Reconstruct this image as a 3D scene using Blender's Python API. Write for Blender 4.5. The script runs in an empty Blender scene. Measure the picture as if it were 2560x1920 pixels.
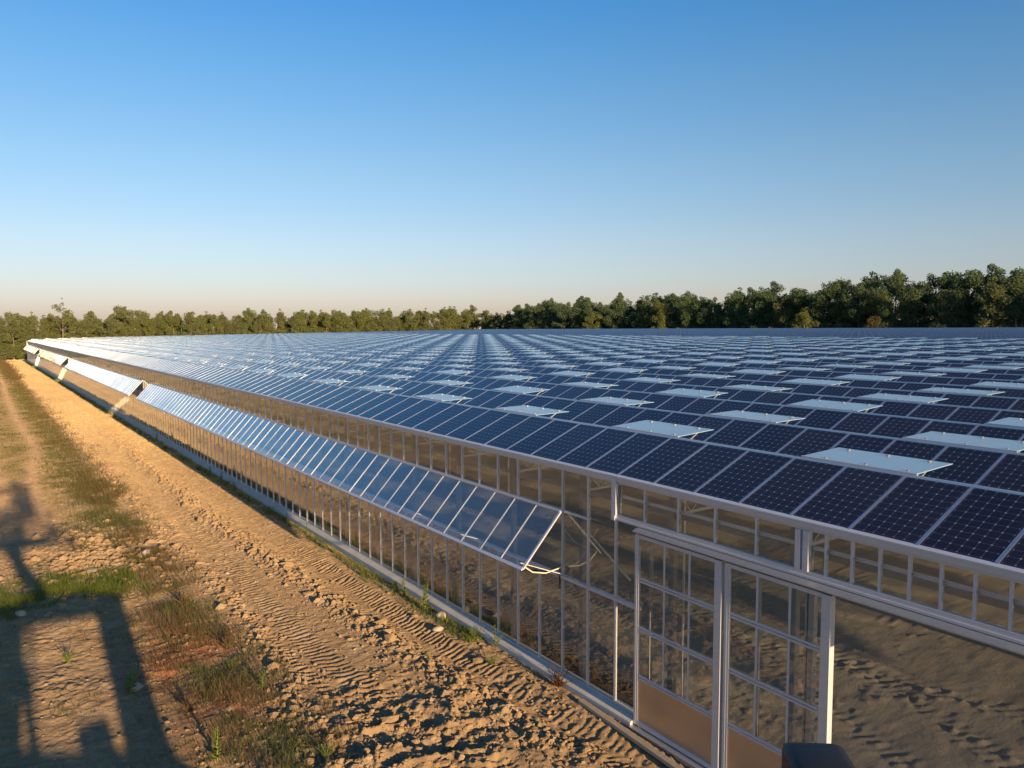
import bpy, math, random
import numpy as np
from mathutils import Vector, Matrix
R = math.radians
sc = bpy.context.scene
COL = sc.collection
rng = np.random.default_rng(7)
random.seed(7)

# ------------------------------------------------------------------ camera
CAM = np.array([-10.937, -12.227, 8.320]); YAW, PIT, ROL = 0.5943, 0.0760, -0.0020
FPX = 1957.6 / 2560.0
cam = bpy.data.cameras.new('camera'); co = bpy.data.objects.new('camera', cam); COL.objects.link(co)
cam.sensor_fit = 'HORIZONTAL'; cam.sensor_width = 36.0; cam.lens = 36.0 * FPX
cam.clip_start = 0.1; cam.clip_end = 12000
fw = Vector((math.sin(YAW) * math.cos(PIT), math.cos(YAW) * math.cos(PIT), -math.sin(PIT)))
rt = Vector((math.cos(YAW), -math.sin(YAW), 0)); up = rt.cross(fw)
r2 = rt * math.cos(ROL) + up * math.sin(ROL); u2 = -rt * math.sin(ROL) + up * math.cos(ROL)
m = Matrix((r2, u2, -fw)).transposed().to_4x4(); m.translation = Vector(CAM)
co.matrix_world = m
sc.camera = co
FW, RT, UP = np.array(fw), np.array(r2), np.array(u2)

# ------------------------------------------------------------------ sky and sun
SUN_EL, SUN_AZ = R(10.6), R(0.75)          # light travels towards +Y, almost along the wall
w = bpy.data.worlds.new('World'); sc.world = w; w.use_nodes = True
nt = w.node_tree; nt.nodes.clear()
sky = nt.nodes.new('ShaderNodeTexSky'); sky.sky_type = 'NISHITA'; sky.sun_disc = False
sky.sun_elevation = SUN_EL; sky.sun_rotation = R(180.75)
sky.altitude = 60; sky.air_density = 1.0; sky.dust_density = 0.6; sky.ozone_density = 2.2
bg = nt.nodes.new('ShaderNodeBackground'); bg.inputs['Strength'].default_value = 0.10
wo = nt.nodes.new('ShaderNodeOutputWorld')
# a clear evening sky: deeper blue overhead, faintly pink towards the horizon
tc = nt.nodes.new('ShaderNodeTexCoord'); sx = nt.nodes.new('ShaderNodeSeparateXYZ'); nt.links.new(tc.outputs['Generated'], sx.inputs[0])
cr = nt.nodes.new('ShaderNodeValToRGB'); nt.links.new(sx.outputs[2], cr.inputs[0]); ce = cr.color_ramp.elements
for i_, (p_, c_) in enumerate(((0.0, (.49, .44, .61)), (.035, (.50, .455, .60)), (.10, (.525, .492, .565)), (.19, (.475, .522, .58)), (.29, (.355, .525, .635)), (.39, (.215, .50, .71)), (1.0, (.17, .42, .66)))):
    e_ = ce[i_] if i_ < 2 else ce.new(p_)
    e_.position = p_; e_.color = c_ + (1,)
cr.color_ramp.elements[0].position = 0.0
mu = nt.nodes.new('ShaderNodeMix'); mu.data_type = 'RGBA'; mu.blend_type = 'MULTIPLY'; mu.inputs[0].default_value = 1.0
nt.links.new(sky.outputs[0], mu.inputs[6]); nt.links.new(cr.outputs[0], mu.inputs[7])
nt.links.new(mu.outputs[2], bg.inputs[0]); nt.links.new(bg.outputs[0], wo.inputs[0])
sl = bpy.data.lights.new('sun', 'SUN'); so = bpy.data.objects.new('sun', sl); COL.objects.link(so)
sl.energy = 3.3; sl.angle = R(0.5); sl.color = (1.0, 0.72, 0.42)
sd = Vector((math.sin(SUN_AZ) * math.cos(SUN_EL), math.cos(SUN_AZ) * math.cos(SUN_EL), -math.sin(SUN_EL)))
so.rotation_euler = sd.to_track_quat('-Z', 'Y').to_euler(); so.location = (0, -40, 40)

vs = sc.view_settings; sc.display_settings.display_device = 'sRGB'
vs.view_transform = 'Standard'; vs.look = 'None'; vs.exposure = 1.5; vs.gamma = 1.0; vs.use_curve_mapping = False
cy = sc.cycles
cy.use_denoising = True; cy.max_bounces = 8; cy.transparent_max_bounces = 24; cy.diffuse_bounces = 3
cy.glossy_bounces = 4; cy.transmission_bounces = 4; cy.caustics_reflective = False; cy.caustics_refractive = False
cy.sample_clamp_indirect = 6.0

# ------------------------------------------------------------------ helpers: nodes
def mat(name):
    mm = bpy.data.materials.new(name); mm.use_nodes = True; t = mm.node_tree; t.nodes.clear()
    return mm, t
class N:
    def __init__(s, t): s.t = t
    def __call__(s, typ, ins=None, **kw):
        n = s.t.nodes.new(typ)
        for k, v in kw.items(): setattr(n, k, v)
        for k, v in (ins or {}).items():
            if hasattr(v, 'is_output') or isinstance(v, bpy.types.NodeSocket): s.t.links.new(v, n.inputs[k])
            else: n.inputs[k].default_value = v
        return n
    def math(s, op, a, b=None, c=None):
        n = s('ShaderNodeMath', operation=op)
        for i, v in enumerate((a, b, c)):
            if v is None: continue
            if isinstance(v, bpy.types.NodeSocket): s.t.links.new(v, n.inputs[i])
            else: n.inputs[i].default_value = v
        return n.outputs[0]
    def mix(s, f, a, b):
        n = s('ShaderNodeMix', data_type='RGBA')
        for i, v in ((0, f), (6, a), (7, b)):
            if isinstance(v, bpy.types.NodeSocket): s.t.links.new(v, n.inputs[i])
            else: n.inputs[i].default_value = v if i == 0 else (tuple(v) + (1,))[:4]
        return n.outputs[2]
    def noise(s, scale, detail=4, rough=0.55, vec=None, dist=0.0):
        n = s('ShaderNodeTexNoise', {'Scale': scale, 'Detail': detail, 'Roughness': rough, 'Distortion': dist})
        if vec is not None: s.t.links.new(vec, n.inputs['Vector'])
        return n.outputs[0]
    def ramp(s, f, stops):
        n = s('ShaderNodeValToRGB'); s.t.links.new(f, n.inputs[0]); e = n.color_ramp.elements
        while len(e) < len(stops): e.new(0.5)
        for i, (p, c) in enumerate(stops): e[i].position = p; e[i].color = tuple(c) + (1,) if len(c) == 3 else c
        return n.outputs[0]
    def out(s, sh):
        o = s('ShaderNodeOutputMaterial'); s.t.links.new(sh, o.inputs[0])

def simple(name, col, rough=0.5, metal=0.0, var=0.15, scale=6.0, spec=0.5, bump=0.0):
    mm, t = mat(name); n = N(t)
    g = n('ShaderNodeNewGeometry').outputs['Position']
    f = n.noise(scale, 5, 0.6, g)
    c = n.mix(f, [x * (1 - var) for x in col], [min(1, x * (1 + var)) for x in col])
    p = n('ShaderNodeBsdfPrincipled', {'Base Color': c, 'Metallic': metal, 'Specular IOR Level': spec})
    rr = n.math('MULTIPLY_ADD', n.noise(scale * 3, 3, 0.6, g), 0.25, rough - 0.12)
    t.links.new(rr, p.inputs['Roughness'])
    if bump:
        b = n('ShaderNodeBump', {'Strength': bump, 'Distance': 0.02, 'Height': n.noise(scale * 8, 6, 0.65, g)})
        t.links.new(b.outputs[0], p.inputs['Normal'])
    n.out(p.outputs[0]); return mm

M = {}
M['alu'] = simple('mill_aluminium', (0.62, 0.62, 0.64), 0.42, 0.35, 0.10, 5)
M['bar'] = simple('anodised_glazing_bar', (0.48, 0.50, 0.55), 0.36, 0.8, 0.08, 3)
M['galv'] = simple('galvanised_steel', (0.50, 0.50, 0.51), 0.45, 0.7, 0.18, 9)
M['dullsteel'] = simple('weathered_steel', (0.30, 0.29, 0.27), 0.6, 0.2, 0.15, 5)
M['white'] = simple('white_coated_steel', (0.78, 0.77, 0.74), 0.4, 0.0, 0.06, 4)
M['concrete'] = simple('concrete', (0.54, 0.51, 0.46), 0.85, 0, 0.28, 2.2, 0.3, 0.35)
M['kick'] = simple('aluminium_sheet', (0.62, 0.51, 0.38), 0.34, 0.75, 0.06, 1.2)
M['black'] = simple('black_plastic', (0.012, 0.012, 0.014), 0.55, 0, 0.2, 30, 0.4, 0.15)
M['rubber'] = simple('black_rubber', (0.015, 0.015, 0.015), 0.8, 0, 0.2, 10)
M['orange'] = simple('orange_paint', (0.55, 0.13, 0.02), 0.4, 0, 0.1, 3)
M['wood'] = simple('weathered_wood', (0.42, 0.33, 0.23), 0.8, 0, 0.3, 7, 0.3, 0.3)
M['hose'] = simple('pale_hose', (0.66, 0.58, 0.42), 0.5, 0, 0.1, 7)
M['bark'] = simple('bark', (0.22, 0.17, 0.12), 0.9, 0, 0.3, 2.0, 0.2)
M['stone'] = simple('stone', (0.42, 0.34, 0.25), 0.85, 0, 0.2, 5, 0.3, 0.5)

def schlick(n, f0=0.04):                       # two-sided Fresnel for thin panes
    lw = n('ShaderNodeLayerWeight', {'Blend': 0.5})
    return n.math('MULTIPLY_ADD', n.math('POWER', lw.outputs['Facing'], 5.0), 1 - f0, f0)
def glass_mat(name, tint=(0.95, 0.965, 0.955), boost=1.0, rough=0.0, bump=0.0):
    mm, t = mat(name); n = N(t)
    g = n('ShaderNodeNewGeometry').outputs['Position']
    fr = schlick(n)
    gl = n('ShaderNodeBsdfGlossy', {'Color': (0.97, 0.98, 0.98, 1), 'Roughness': rough})
    if bump:
        b = n('ShaderNodeBump', {'Strength': bump, 'Distance': 0.02, 'Height': n.noise(0.9, 2, 0.5, g)})
        t.links.new(b.outputs[0], gl.inputs['Normal'])
    tr = n('ShaderNodeBsdfTransparent', {'Color': tuple(tint) + (1,)})
    # thin dust film
    df = n('ShaderNodeBsdfDiffuse', {'Color': (0.5, 0.46, 0.4, 1)})
    m1 = n('ShaderNodeMixShader', {0: n.math('MULTIPLY', n.noise(1.7, 5, 0.6, g), 0.02)})
    t.links.new(tr.outputs[0], m1.inputs[1]); t.links.new(df.outputs[0], m1.inputs[2])
    mx = n('ShaderNodeMixShader', {0: n.math('MINIMUM', n.math('MULTIPLY', fr, boost), 1.0)})
    t.links.new(m1.outputs[0], mx.inputs[1]); t.links.new(gl.outputs[0], mx.inputs[2])
    n.out(mx.outputs[0]); return mm
M['glass'] = glass_mat('clear_glass', boost=1.45, bump=0.03)
def roof_glass():
    mm, t = mat('diffuse_roof_glass'); n = N(t)
    fr = schlick(n)
    tr = n('ShaderNodeBsdfTransparent', {'Color': (0.88, 0.9, 0.88, 1)})
    tl = n('ShaderNodeBsdfTranslucent', {'Color': (0.86, 0.86, 0.84, 1)})
    m1 = n('ShaderNodeMixShader', {0: 0.68}); t.links.new(tr.outputs[0], m1.inputs[1]); t.links.new(tl.outputs[0], m1.inputs[2])
    gl = n('ShaderNodeBsdfGlossy', {'Roughness': 0.25})
    mx = n('ShaderNodeMixShader', {0: fr}); t.links.new(m1.outputs[0], mx.inputs[1]); t.links.new(gl.outputs[0], mx.inputs[2])
    n.out(mx.outputs[0]); return mm
M['roofglass'] = roof_glass()
def vent_glass():
    mm, t = mat('hammered_vent_glass'); n = N(t)
    g = n('ShaderNodeNewGeometry').outputs['Position']
    p = n('ShaderNodeBsdfPrincipled', {'Base Color': (0.36, 0.54, 0.66, 1), 'Roughness': 0.2, 'IOR': 1.5})
    b = n('ShaderNodeBump', {'Strength': 0.25, 'Distance': 0.01, 'Height': n.noise(40, 3, 0.6, g)})
    t.links.new(b.outputs[0], p.inputs['Normal'])
    tl = n('ShaderNodeBsdfTranslucent', {'Color': (0.3, 0.42, 0.5, 1)})
    mx = n('ShaderNodeMixShader', {0: 0.12}); t.links.new(p.outputs[0], mx.inputs[1]); t.links.new(tl.outputs[0], mx.inputs[2])
    n.out(mx.outputs[0]); return mm
M['vent'] = vent_glass()

PP, PW, PL = 1.06, 0.995, 1.65           # panel pitch along the eave, panel width, panel length up the slope
def pv_mat():
    mm, t = mat('photovoltaic_panel'); n = N(t)
    uv = n('ShaderNodeUVMap'); s = n('ShaderNodeSeparateXYZ', {0: uv.outputs[0]})
    U, V = s.outputs[0], s.outputs[1]
    iu, iv = n.math('FLOOR', n.math('DIVIDE', U, 2.0)), n.math('FLOOR', n.math('DIVIDE', V, 2.0))
    lu, lv = n.math('SUBTRACT', U, n.math('MULTIPLY', iu, 2.0)), n.math('SUBTRACT', V, n.math('MULTIPLY', iv, 2.0))
    C = 0.159
    cu = n.math('DIVIDE', n.math('SUBTRACT', lu, 0.0205), C); cv = n.math('DIVIDE', n.math('SUBTRACT', lv, 0.03), C)
    du = n.math('ABSOLUTE', n.math('SUBTRACT', n.math('FRACT', n.math('ADD', cu, 0.5)), 0.5))
    dv = n.math('ABSOLUTE', n.math('SUBTRACT', n.math('FRACT', n.math('ADD', cv, 0.5)), 0.5))
    line = n.math('LESS_THAN', n.math('MINIMUM', du, dv), 0.016)
    dia = n.math('LESS_THAN', n.math('ADD', du, dv), 0.10)
    inside = n.math('MULTIPLY', n.math('MULTIPLY', n.math('GREATER_THAN', cu, 0.0), n.math('LESS_THAN', cu, 6.0)),
                    n.math('MULTIPLY', n.math('GREATER_THAN', cv, 0.0), n.math('LESS_THAN', cv, 10.0)))
    # three busbars per cell, very faint
    bb = n.math('LESS_THAN', n.math('ABSOLUTE', n.math('SUBTRACT', n.math('FRACT', n.math('MULTIPLY', cu, 5.0)), 0.5)), 0.05)
    vv = n('ShaderNodeCombineXYZ', {0: iu, 1: iv})
    wn = n('ShaderNodeTexWhiteNoise', {0: vv.outputs[0]})
    base = n.mix(wn.outputs[0], (0.006, 0.006, 0.017), (0.012, 0.010, 0.022))
    base = n.mix(n.math('MULTIPLY', bb, 0.10), base, (0.2, 0.22, 0.3))
    base = n.mix(n.math('MULTIPLY', line, 0.20), base, (0.42, 0.45, 0.55))
    base = n.mix(n.math('MULTIPLY', dia, 0.5), base, (0.60, 0.62, 0.66))
    base = n.mix(inside, (0.012, 0.014, 0.03), base)
    g = n('ShaderNodeNewGeometry').outputs['Position']
    dust = n.math('MULTIPLY', n.noise(0.8, 7, 0.7, g), 0.035)
    base = n.mix(dust, base, (0.35, 0.32, 0.28))
    p = n('ShaderNodeBsdfPrincipled', {'Base Color': base, 'Roughness': 0.12, 'IOR': 1.38})
    n.out(p.outputs[0]); return mm
M['pv'] = pv_mat()

def leaf_mat(name, c1, c2, c3, trans=0.35):
    mm, t = mat(name); n = N(t)
    g = n('ShaderNodeNewGeometry'); oi = n('ShaderNodeObjectInfo')
    a = n.mix(n.noise(0.6, 3, 0.6, g.outputs['Position']), c1, c2)
    a = n.mix(n.math('MULTIPLY', oi.outputs['Random'], 0.75), a, c3)
    isl = n.math('MULTIPLY_ADD', g.outputs['Random Per Island'], 0.7, 0.65)
    hs = n('ShaderNodeHueSaturation', {'Color': a, 'Value': isl})
    d = n('ShaderNodeBsdfDiffuse', {'Color': hs.outputs[0], 'Roughness': 0.6})
    tl = n('ShaderNodeBsdfTranslucent', {'Color': hs.outputs[0]})
    mx = n('ShaderNodeMixShader', {0: trans}); t.links.new(d.outputs[0], mx.inputs[1]); t.links.new(tl.outputs[0], mx.inputs[2])
    n.out(mx.outputs[0]); return mm
M['leaf'] = leaf_mat('oak_leaves', (0.115, 0.140, 0.046), (0.180, 0.185, 0.066), (0.140, 0.150, 0.066))
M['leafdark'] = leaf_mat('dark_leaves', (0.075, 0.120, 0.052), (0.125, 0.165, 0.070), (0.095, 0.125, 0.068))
M['leafred'] = leaf_mat('rusty_leaves', (0.15, 0.085, 0.04), (0.13, 0.10, 0.045), (0.10, 0.10, 0.045))
M['leafyel'] = leaf_mat('pale_leaves', (0.13, 0.155, 0.042), (0.17, 0.18, 0.06), (0.14, 0.155, 0.05))
M['grass'] = leaf_mat('green_grass', (0.115, 0.155, 0.030), (0.165, 0.190, 0.042), (0.13, 0.155, 0.038), 0.4)
M['dry'] = leaf_mat('dry_weeds', (0.20, 0.125, 0.058), (0.14, 0.11, 0.042), (0.16, 0.11, 0.05), 0.35)
M['weedgreen'] = leaf_mat('dull_green_weeds', (0.115, 0.13, 0.036), (0.155, 0.155, 0.05), (0.13, 0.135, 0.044), 0.35)
M['weed'] = leaf_mat('weed_leaves', (0.17, 0.215, 0.045), (0.22, 0.26, 0.065), (0.17, 0.20, 0.05), 0.4)
M['redweed'] = leaf_mat('rusty_weeds', (0.15, 0.06, 0.03), (0.12, 0.085, 0.04), (0.14, 0.07, 0.035), 0.3)
M['olive'] = leaf_mat('field_grass', (0.14, 0.125, 0.04), (0.105, 0.115, 0.03), (0.12, 0.12, 0.04), 0.3)

# ------------------------------------------------------------------ helpers: mesh
def link(name, me, material=None, parent=None):
    o = bpy.data.objects.new(name, me); COL.objects.link(o)
    if material is not None and me is not None and not me.materials:
        for x in (material if isinstance(material, (list, tuple)) else [material]): me.materials.append(x)
    if parent is not None: o.parent = parent
    return o
def mesh_np(name, V, F, uv=None, mi=None, smooth=False):
    V = np.asarray(V, np.float32); F = np.asarray(F, np.int32); k = F.shape[1]
    me = bpy.data.meshes.new(name)
    me.vertices.add(len(V)); me.vertices.foreach_set('co', V.ravel())
    me.loops.add(F.size); me.loops.foreach_set('vertex_index', F.ravel())
    me.polygons.add(len(F)); me.polygons.foreach_set('loop_start', np.arange(0, F.size, k, dtype=np.int32))
    if mi is not None: me.polygons.foreach_set('material_index', np.asarray(mi, np.int32))
    me.polygons.foreach_set('use_smooth', np.full(len(F), bool(smooth)))
    if uv is not None:
        l = me.uv_layers.new(name='UVMap'); l.data.foreach_set('uv', np.asarray(uv, np.float32).ravel())
    me.update(calc_edges=True); me.validate(); return me
BF = np.array([[0, 3, 2, 1], [4, 5, 6, 7], [0, 1, 5, 4], [1, 2, 6, 5], [2, 3, 7, 6], [3, 0, 4, 7]])
class MB:
    def __init__(s): s.v = []; s.f = []; s.mi = []
    def hexa(s, c, mi=0):                   # eight corners: lower ring 0..3, upper ring 4..7
        b = len(s.v); s.v += [tuple(map(float, p)) for p in c]; s.f += [tuple(int(i) + b for i in q) for q in BF]; s.mi += [mi] * 6
    def box(s, x0, x1, y0, y1, z0, z1, mi=0):
        s.hexa([(x0, y0, z0), (x1, y0, z0), (x1, y1, z0), (x0, y1, z0), (x0, y0, z1), (x1, y0, z1), (x1, y1, z1), (x0, y1, z1)], mi)
    def bar(s, a, b, w, h=None, upv=(0, 0, 1), mi=0):
        a, b = Vector(a), Vector(b); d = (b - a).normalized(); h = w if h is None else h
        sx = d.cross(Vector(upv))
        if sx.length < 1e-4: sx = d.cross(Vector((1, 0, 0)))
        sx.normalize(); sz = sx.cross(d).normalized()
        q = lambda p, i, j: p + sx * (i * w / 2) + sz * (j * h / 2)
        s.hexa([q(a, -1, -1), q(a, 1, -1), q(b, 1, -1), q(b, -1, -1), q(a, -1, 1), q(a, 1, 1), q(b, 1, 1), q(b, -1, 1)], mi)
    def tube(s, pts, r, n=8, mi=0):
        pts = [Vector(p) for p in pts]; rs = r if isinstance(r, (list, tuple)) else [r] * len(pts); base = len(s.v)
        for i, p in enumerate(pts):
            d = (pts[min(i + 1, len(pts) - 1)] - pts[max(i - 1, 0)]).normalized()
            a = d.cross(Vector((0, 0, 1)));
            if a.length < 1e-3: a = d.cross(Vector((1, 0, 0)))
            a.normalize(); b = d.cross(a)
            for k in range(n):
                t = 2 * math.pi * k / n; s.v.append(tuple(p + (a * math.cos(t) + b * math.sin(t)) * rs[i]))
        for i in range(len(pts) - 1):
            for k in range(n):
                k2 = (k + 1) % n; s.f.append((base + i * n + k, base + i * n + k2, base + (i + 1) * n + k2, base + (i + 1) * n + k)); s.mi.append(mi)
        s.f.append(tuple(base + k for k in range(n - 1, -1, -1))); s.mi.append(mi)
        e = base + (len(pts) - 1) * n; s.f.append(tuple(e + k for k in range(n))); s.mi.append(mi)
    def mesh(s, name, bevel=0.0, smooth=False):
        me = bpy.data.meshes.new(name); me.from_pydata(s.v, [], s.f); me.polygons.foreach_set('material_index', s.mi)
        if bevel:
            import bmesh
            bm = bmesh.new(); bm.from_mesh(me); bmesh.ops.bevel(bm, geom=bm.edges[:], offset=bevel, segments=2, affect='EDGES', profile=0.6, clamp_overlap=True)
            bm.to_mesh(me); bm.free()
        if smooth: me.polygons.foreach_set('use_smooth', np.ones(len(me.polygons), bool))
        me.update(); return me
    def build(s, name, material, parent=None, bevel=0.0, smooth=False):
        return link(name, s.mesh(name, bevel, smooth), material, parent)
def tag(o, label=None, cat=None, group=None, kind=None):
    for k, v in (('label', label), ('category', cat), ('group', group), ('kind', kind)):
        if v: o[k] = v
    return o
def empty(name, loc=(0, 0, 0)):
    o = bpy.data.objects.new(name, None); COL.objects.link(o); o.location = loc; o.empty_display_size = 0.3; return o
def inview(P, mx=1.03):
    d = np.asarray(P, float) - CAM; z = d @ FW
    a = (d @ RT) / np.maximum(z, 1e-6) * FPX * 2; b = (d @ UP) / np.maximum(z, 1e-6) * FPX * 2 / 0.75
    return (z > 0.3) & (np.abs(a) < mx) & (np.abs(b) < mx), np.linalg.norm(d, axis=-1)
def pick(P, n=100, key=None):                # indices of the n nearest in view, and the rest
    ok, d = inview(P); d = np.where(ok, d, d + 1e5); o = np.argsort(d); return o[:n], o[n:]

# ------------------------------------------------------------------ terrain
_tx = np.array([-1e4, 0, 3.2, 6.4, 9.6, 12.8, 16, 19.2, 25.6, 41.6, 200, 1e4]); _tz = np.array([0, 0, .094, .17, .222, .281, .319, .378, .448, .645, 2.51, 2.6])
def zx(x): return np.interp(x, _tx, _tz)
def ty(y): return -0.0055 * np.clip(y, 0, 300)                       # the roof line sinks slightly towards the far end
def tg(y): return ty(y) - 0.004 * (np.clip(y, 40, 300) - 40)         # and the ground a little more

def _h(ix, iy, s):
    n = (ix.astype(np.int64) * 374761393 + iy.astype(np.int64) * 668265263 + s * 974634721) & 0xffffffff
    n = ((n ^ (n >> 13)) * 1274126177) & 0xffffffff
    return ((n ^ (n >> 16)) & 0xffffff) / float(0xffffff)
def vnoise(x, y, s=0):
    ix, iy = np.floor(x), np.floor(y); fx, fy = x - ix, y - iy
    fx = fx * fx * fx * (fx * (fx * 6 - 15) + 10); fy = fy * fy * fy * (fy * (fy * 6 - 15) + 10)
    ix = ix.astype(np.int64); iy = iy.astype(np.int64)
    a, b, c, d = _h(ix, iy, s), _h(ix + 1, iy, s), _h(ix, iy + 1, s), _h(ix + 1, iy + 1, s)
    return (a * (1 - fx) + b * fx) * (1 - fy) + (c * (1 - fx) + d * fx) * fy - 0.5
def fbm(x, y, o=4, s=0, g=0.5):
    r = 0; a = 1.0
    for i in range(o): r = r + a * vnoise(x * 2 ** i + 17.3 * i, y * 2 ** i - 9.1 * i, s + i); a *= g
    return r
def worley(x, y, s=0):                      # distance to the nearest jittered point
    ix, iy = np.floor(x).astype(np.int64), np.floor(y).astype(np.int64); best = np.full(x.shape, 9.0); hh = np.zeros(x.shape)
    for dx in (-1, 0, 1):
        for dy in (-1, 0, 1):
            px = ix + dx + _h(ix + dx, iy + dy, s); py = iy + dy + _h(ix + dx, iy + dy, s + 11)
            d = (px - x) ** 2 + (py - y) ** 2; k = d < best; best = np.where(k, d, best); hh = np.where(k, _h(ix + dx, iy + dy, s + 23), hh)
    return np.sqrt(best), hh
TRK = lambda y: np.interp(y, [-8, 0, 5, 8.2, 12.6, 26, 34, 66, 260], [-1.2, -3.6, -4.35, -4.45, -4.4, -3.95, -3.75, -3.6, -3.5])
TRK2 = lambda y: np.interp(y, [-8, 0, 5, 12, 26, 66, 260], [0.5, -1.25, -1.55, -1.6, -1.75, -1.8, -1.8])
RCL = lambda y: np.interp(y, [-8, 0, 4, 7.4, 13, 22, 32, 47, 66, 260], [-.3, -1.9, -2.25, -2.4, -2.7, -3.0, -2.9, -2.78, -2.65, -2.6])
LCL = lambda y: np.interp(y, [-8, 0, 4.2, 9.2, 16, 23, 32, 66, 260], [-5.5, -5.5, -5.55, -5.0, -5.05, -5.25, -5.15, -5.1, -5.0])
def sstep(a, b, x):
    t = np.clip((x - a) / (b - a), 0, 1); return t * t * (3 - 2 * t)
def ground_h(x, y, fine=True):
    z = np.where(x > 0, zx(x), 0.0) + tg(y)
    out = 1 - sstep(-0.3, 0.15, x)                                    # the open yard
    left = 1 - sstep(-6.1, -5.5, x)
    z = z + out * 0.05 * fbm(x * 0.22, y * 0.22, 2, 3) + left * 0.10 * fbm(x * 0.35, y * 0.35, 3, 9)
    if not fine: return z
    amp = np.clip(60.0 / np.maximum(np.abs(y) + 30, 1), 0.3, 1.6) * 0 + 1
    # tyre tracks with slanted lugs
    for f, wd, ph, am, sl in ((TRK, 0.60, 0.23, 0.038, 0.32), (TRK2, 0.62, 0.21, 0.028, -0.35)):
        d = x - f(y); wn = 0.10 * fbm(x * 1.3, y * 1.3, 3, 31)
        mask = (1 - sstep(wd - 0.10, wd + 0.06, np.abs(d))) * sstep(-7, -3, y); rib = sstep(.06, .22, np.abs(d + .12))
        ph_ = (y + np.abs(d) * sl + wn * 2.0) / ph
        lug = np.abs(((ph_ % 1.0) - 0.5)) * 2; lug = sstep(0.35, 0.65, lug) - 0.5
        z = z + out * mask * (am * lug * rib * np.clip(0.25 + 1.3 * (fbm(x * .8, y * .5, 3, 41) + .45), 0.05, 1.2) - 0.075 * (1 - (d / wd) ** 2))
    # ridges of clods squeezed up beside the tyres
    cl = 0
    for f, sg, am in ((RCL, 0.34, 0.95), (LCL, 0.30, 0.7)):
        d = (x - f(y) - 0.25 * fbm(y * 0.5, y * 0.13, 2, 51)) / sg
        cl = np.maximum(cl, np.exp(-d * d) * am * (0.65 + 0.9 * fbm(x * 0.6, y * 0.6, 2, 55)))
    # the churned corner in the foreground
    ch = np.exp(-(((x + 5.0) / 1.9) ** 2 + ((y - 1.6) / 2.0) ** 2)) * 0.55 + np.exp(-(((x + 3.0) / .8) ** 2 + ((y - 1.0) / 1.6) ** 2)) * 0.4
    ridge = 1 - np.abs(fbm(x * .9 + 3, y * 1.1, 4, 69, .55)) * 4
    z = z + out * np.exp(-(((x + 4.2) / 2.8) ** 2 + ((y - 1.0) / 3.2) ** 2)) * (0.10 * np.clip(ridge, -.4, 1) - .03)
    cl = np.maximum(cl, ch)
    rub = np.exp(-(((x + 8.2) / 1.4) ** 2 + ((y - 19.0) / 2.8) ** 2)) * 0.9    # a heap of rubble beside the grass
    rub2 = np.exp(-(((x + 10.0) / 1.3) ** 2 + ((y - 8.5) / 3.6) ** 2)) * (.2 + .5 * fbm(x * .9, y * .9, 3, 68))
    cl = np.clip(np.maximum(np.maximum(cl, rub), rub2), 0, 1.2)
    d1, h1 = worley(x * 4.2 + 0.6 * fbm(x * 3, y * 3, 2, 60), y * 3.6, 61); d2, h2 = worley(x * 9.5, y * 8.5, 62)
    lump = np.clip(0.62 - d1, 0, 1) * np.where(h1 > .3, h1, .1) * 0.26 + np.clip(0.6 - d2, 0, 1) * h2 * 0.13 + 0.05 * fbm(x * 5, y * 5, 4, 67, .65)
    z = z + out * cl * (lump + 0.05)
    # hard ripples everywhere on the clay
    q = fbm(x * 2.7 + y * .4, y * 4.3 - x * .5, 5, 71, 0.62)
    sand = out * (0.65 + 0.6 * fbm(x * .4, y * .4, 2, 77))
    z = z + sand * (0.026 * q + 0.022 * fbm(x * 7.5, y * 9, 4, 73, .62))
    # far along the lane: ruts and heaps that still read from here
    fy = out * sstep(24, 50, y) * sstep(-6.2, -5.2, x)
    d4, h4 = worley(x * 1.9 + fbm(x * 2, y, 2, 64), y * 0.85, 63); bl = np.exp(-((x - RCL(y)) / .5) ** 2) + .8 * np.exp(-((x - LCL(y)) / .5) ** 2) + .22
    z = z + fy * (0.16 * np.clip(.6 - d4, 0, 1) * np.where(h4 > .35, h4, 0) * bl + 0.05 * fbm(x * 2.2, y * .9, 4, 66, .6) - 0.05 * np.exp(-((x - TRK(y)) / .45) ** 2) - 0.05 * np.exp(-((x - TRK2(y)) / .45) ** 2))
    # stray clods
    z = z + left * out * 0.05 * np.clip(fbm(x * 2.2, y * 3.0, 4, 83, .6) - .05, 0, 1)
    # inside the house: flatter, with old ruts
    ins = sstep(0.3, 0.8, x)
    for k, (xa, s0) in enumerate(((2.6, -0.35), (4.6, -0.35), (7.0, 0.25))):
        d = x - xa - (y + 6) * s0 * -1
        mk = np.exp(-(d / 0.35) ** 2)
        lug = np.abs((((y + x * .5) / 0.26) % 1.0) - 0.5) * 2 - .5
        z = z + ins * mk * (0.03 * lug - 0.03 + 0.12 * np.clip(0.5 - d1, 0, 1) * h1)
    z = z + ins * (0.032 * fbm(x * 1.2, y * 2.0, 4, 91) + 0.011 * fbm(x * 5, y * 5, 4, 93, .62) + 0.10 * np.clip(.5 - d1, 0, 1) * np.where(h1 > .55, h1, 0) * sstep(.02, .16, fbm(x * .5, y * .5, 3, 97)))
    return z
def H(x, y):
    return float(ground_h(np.array([float(x)]), np.array([float(y)]))[0])

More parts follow.
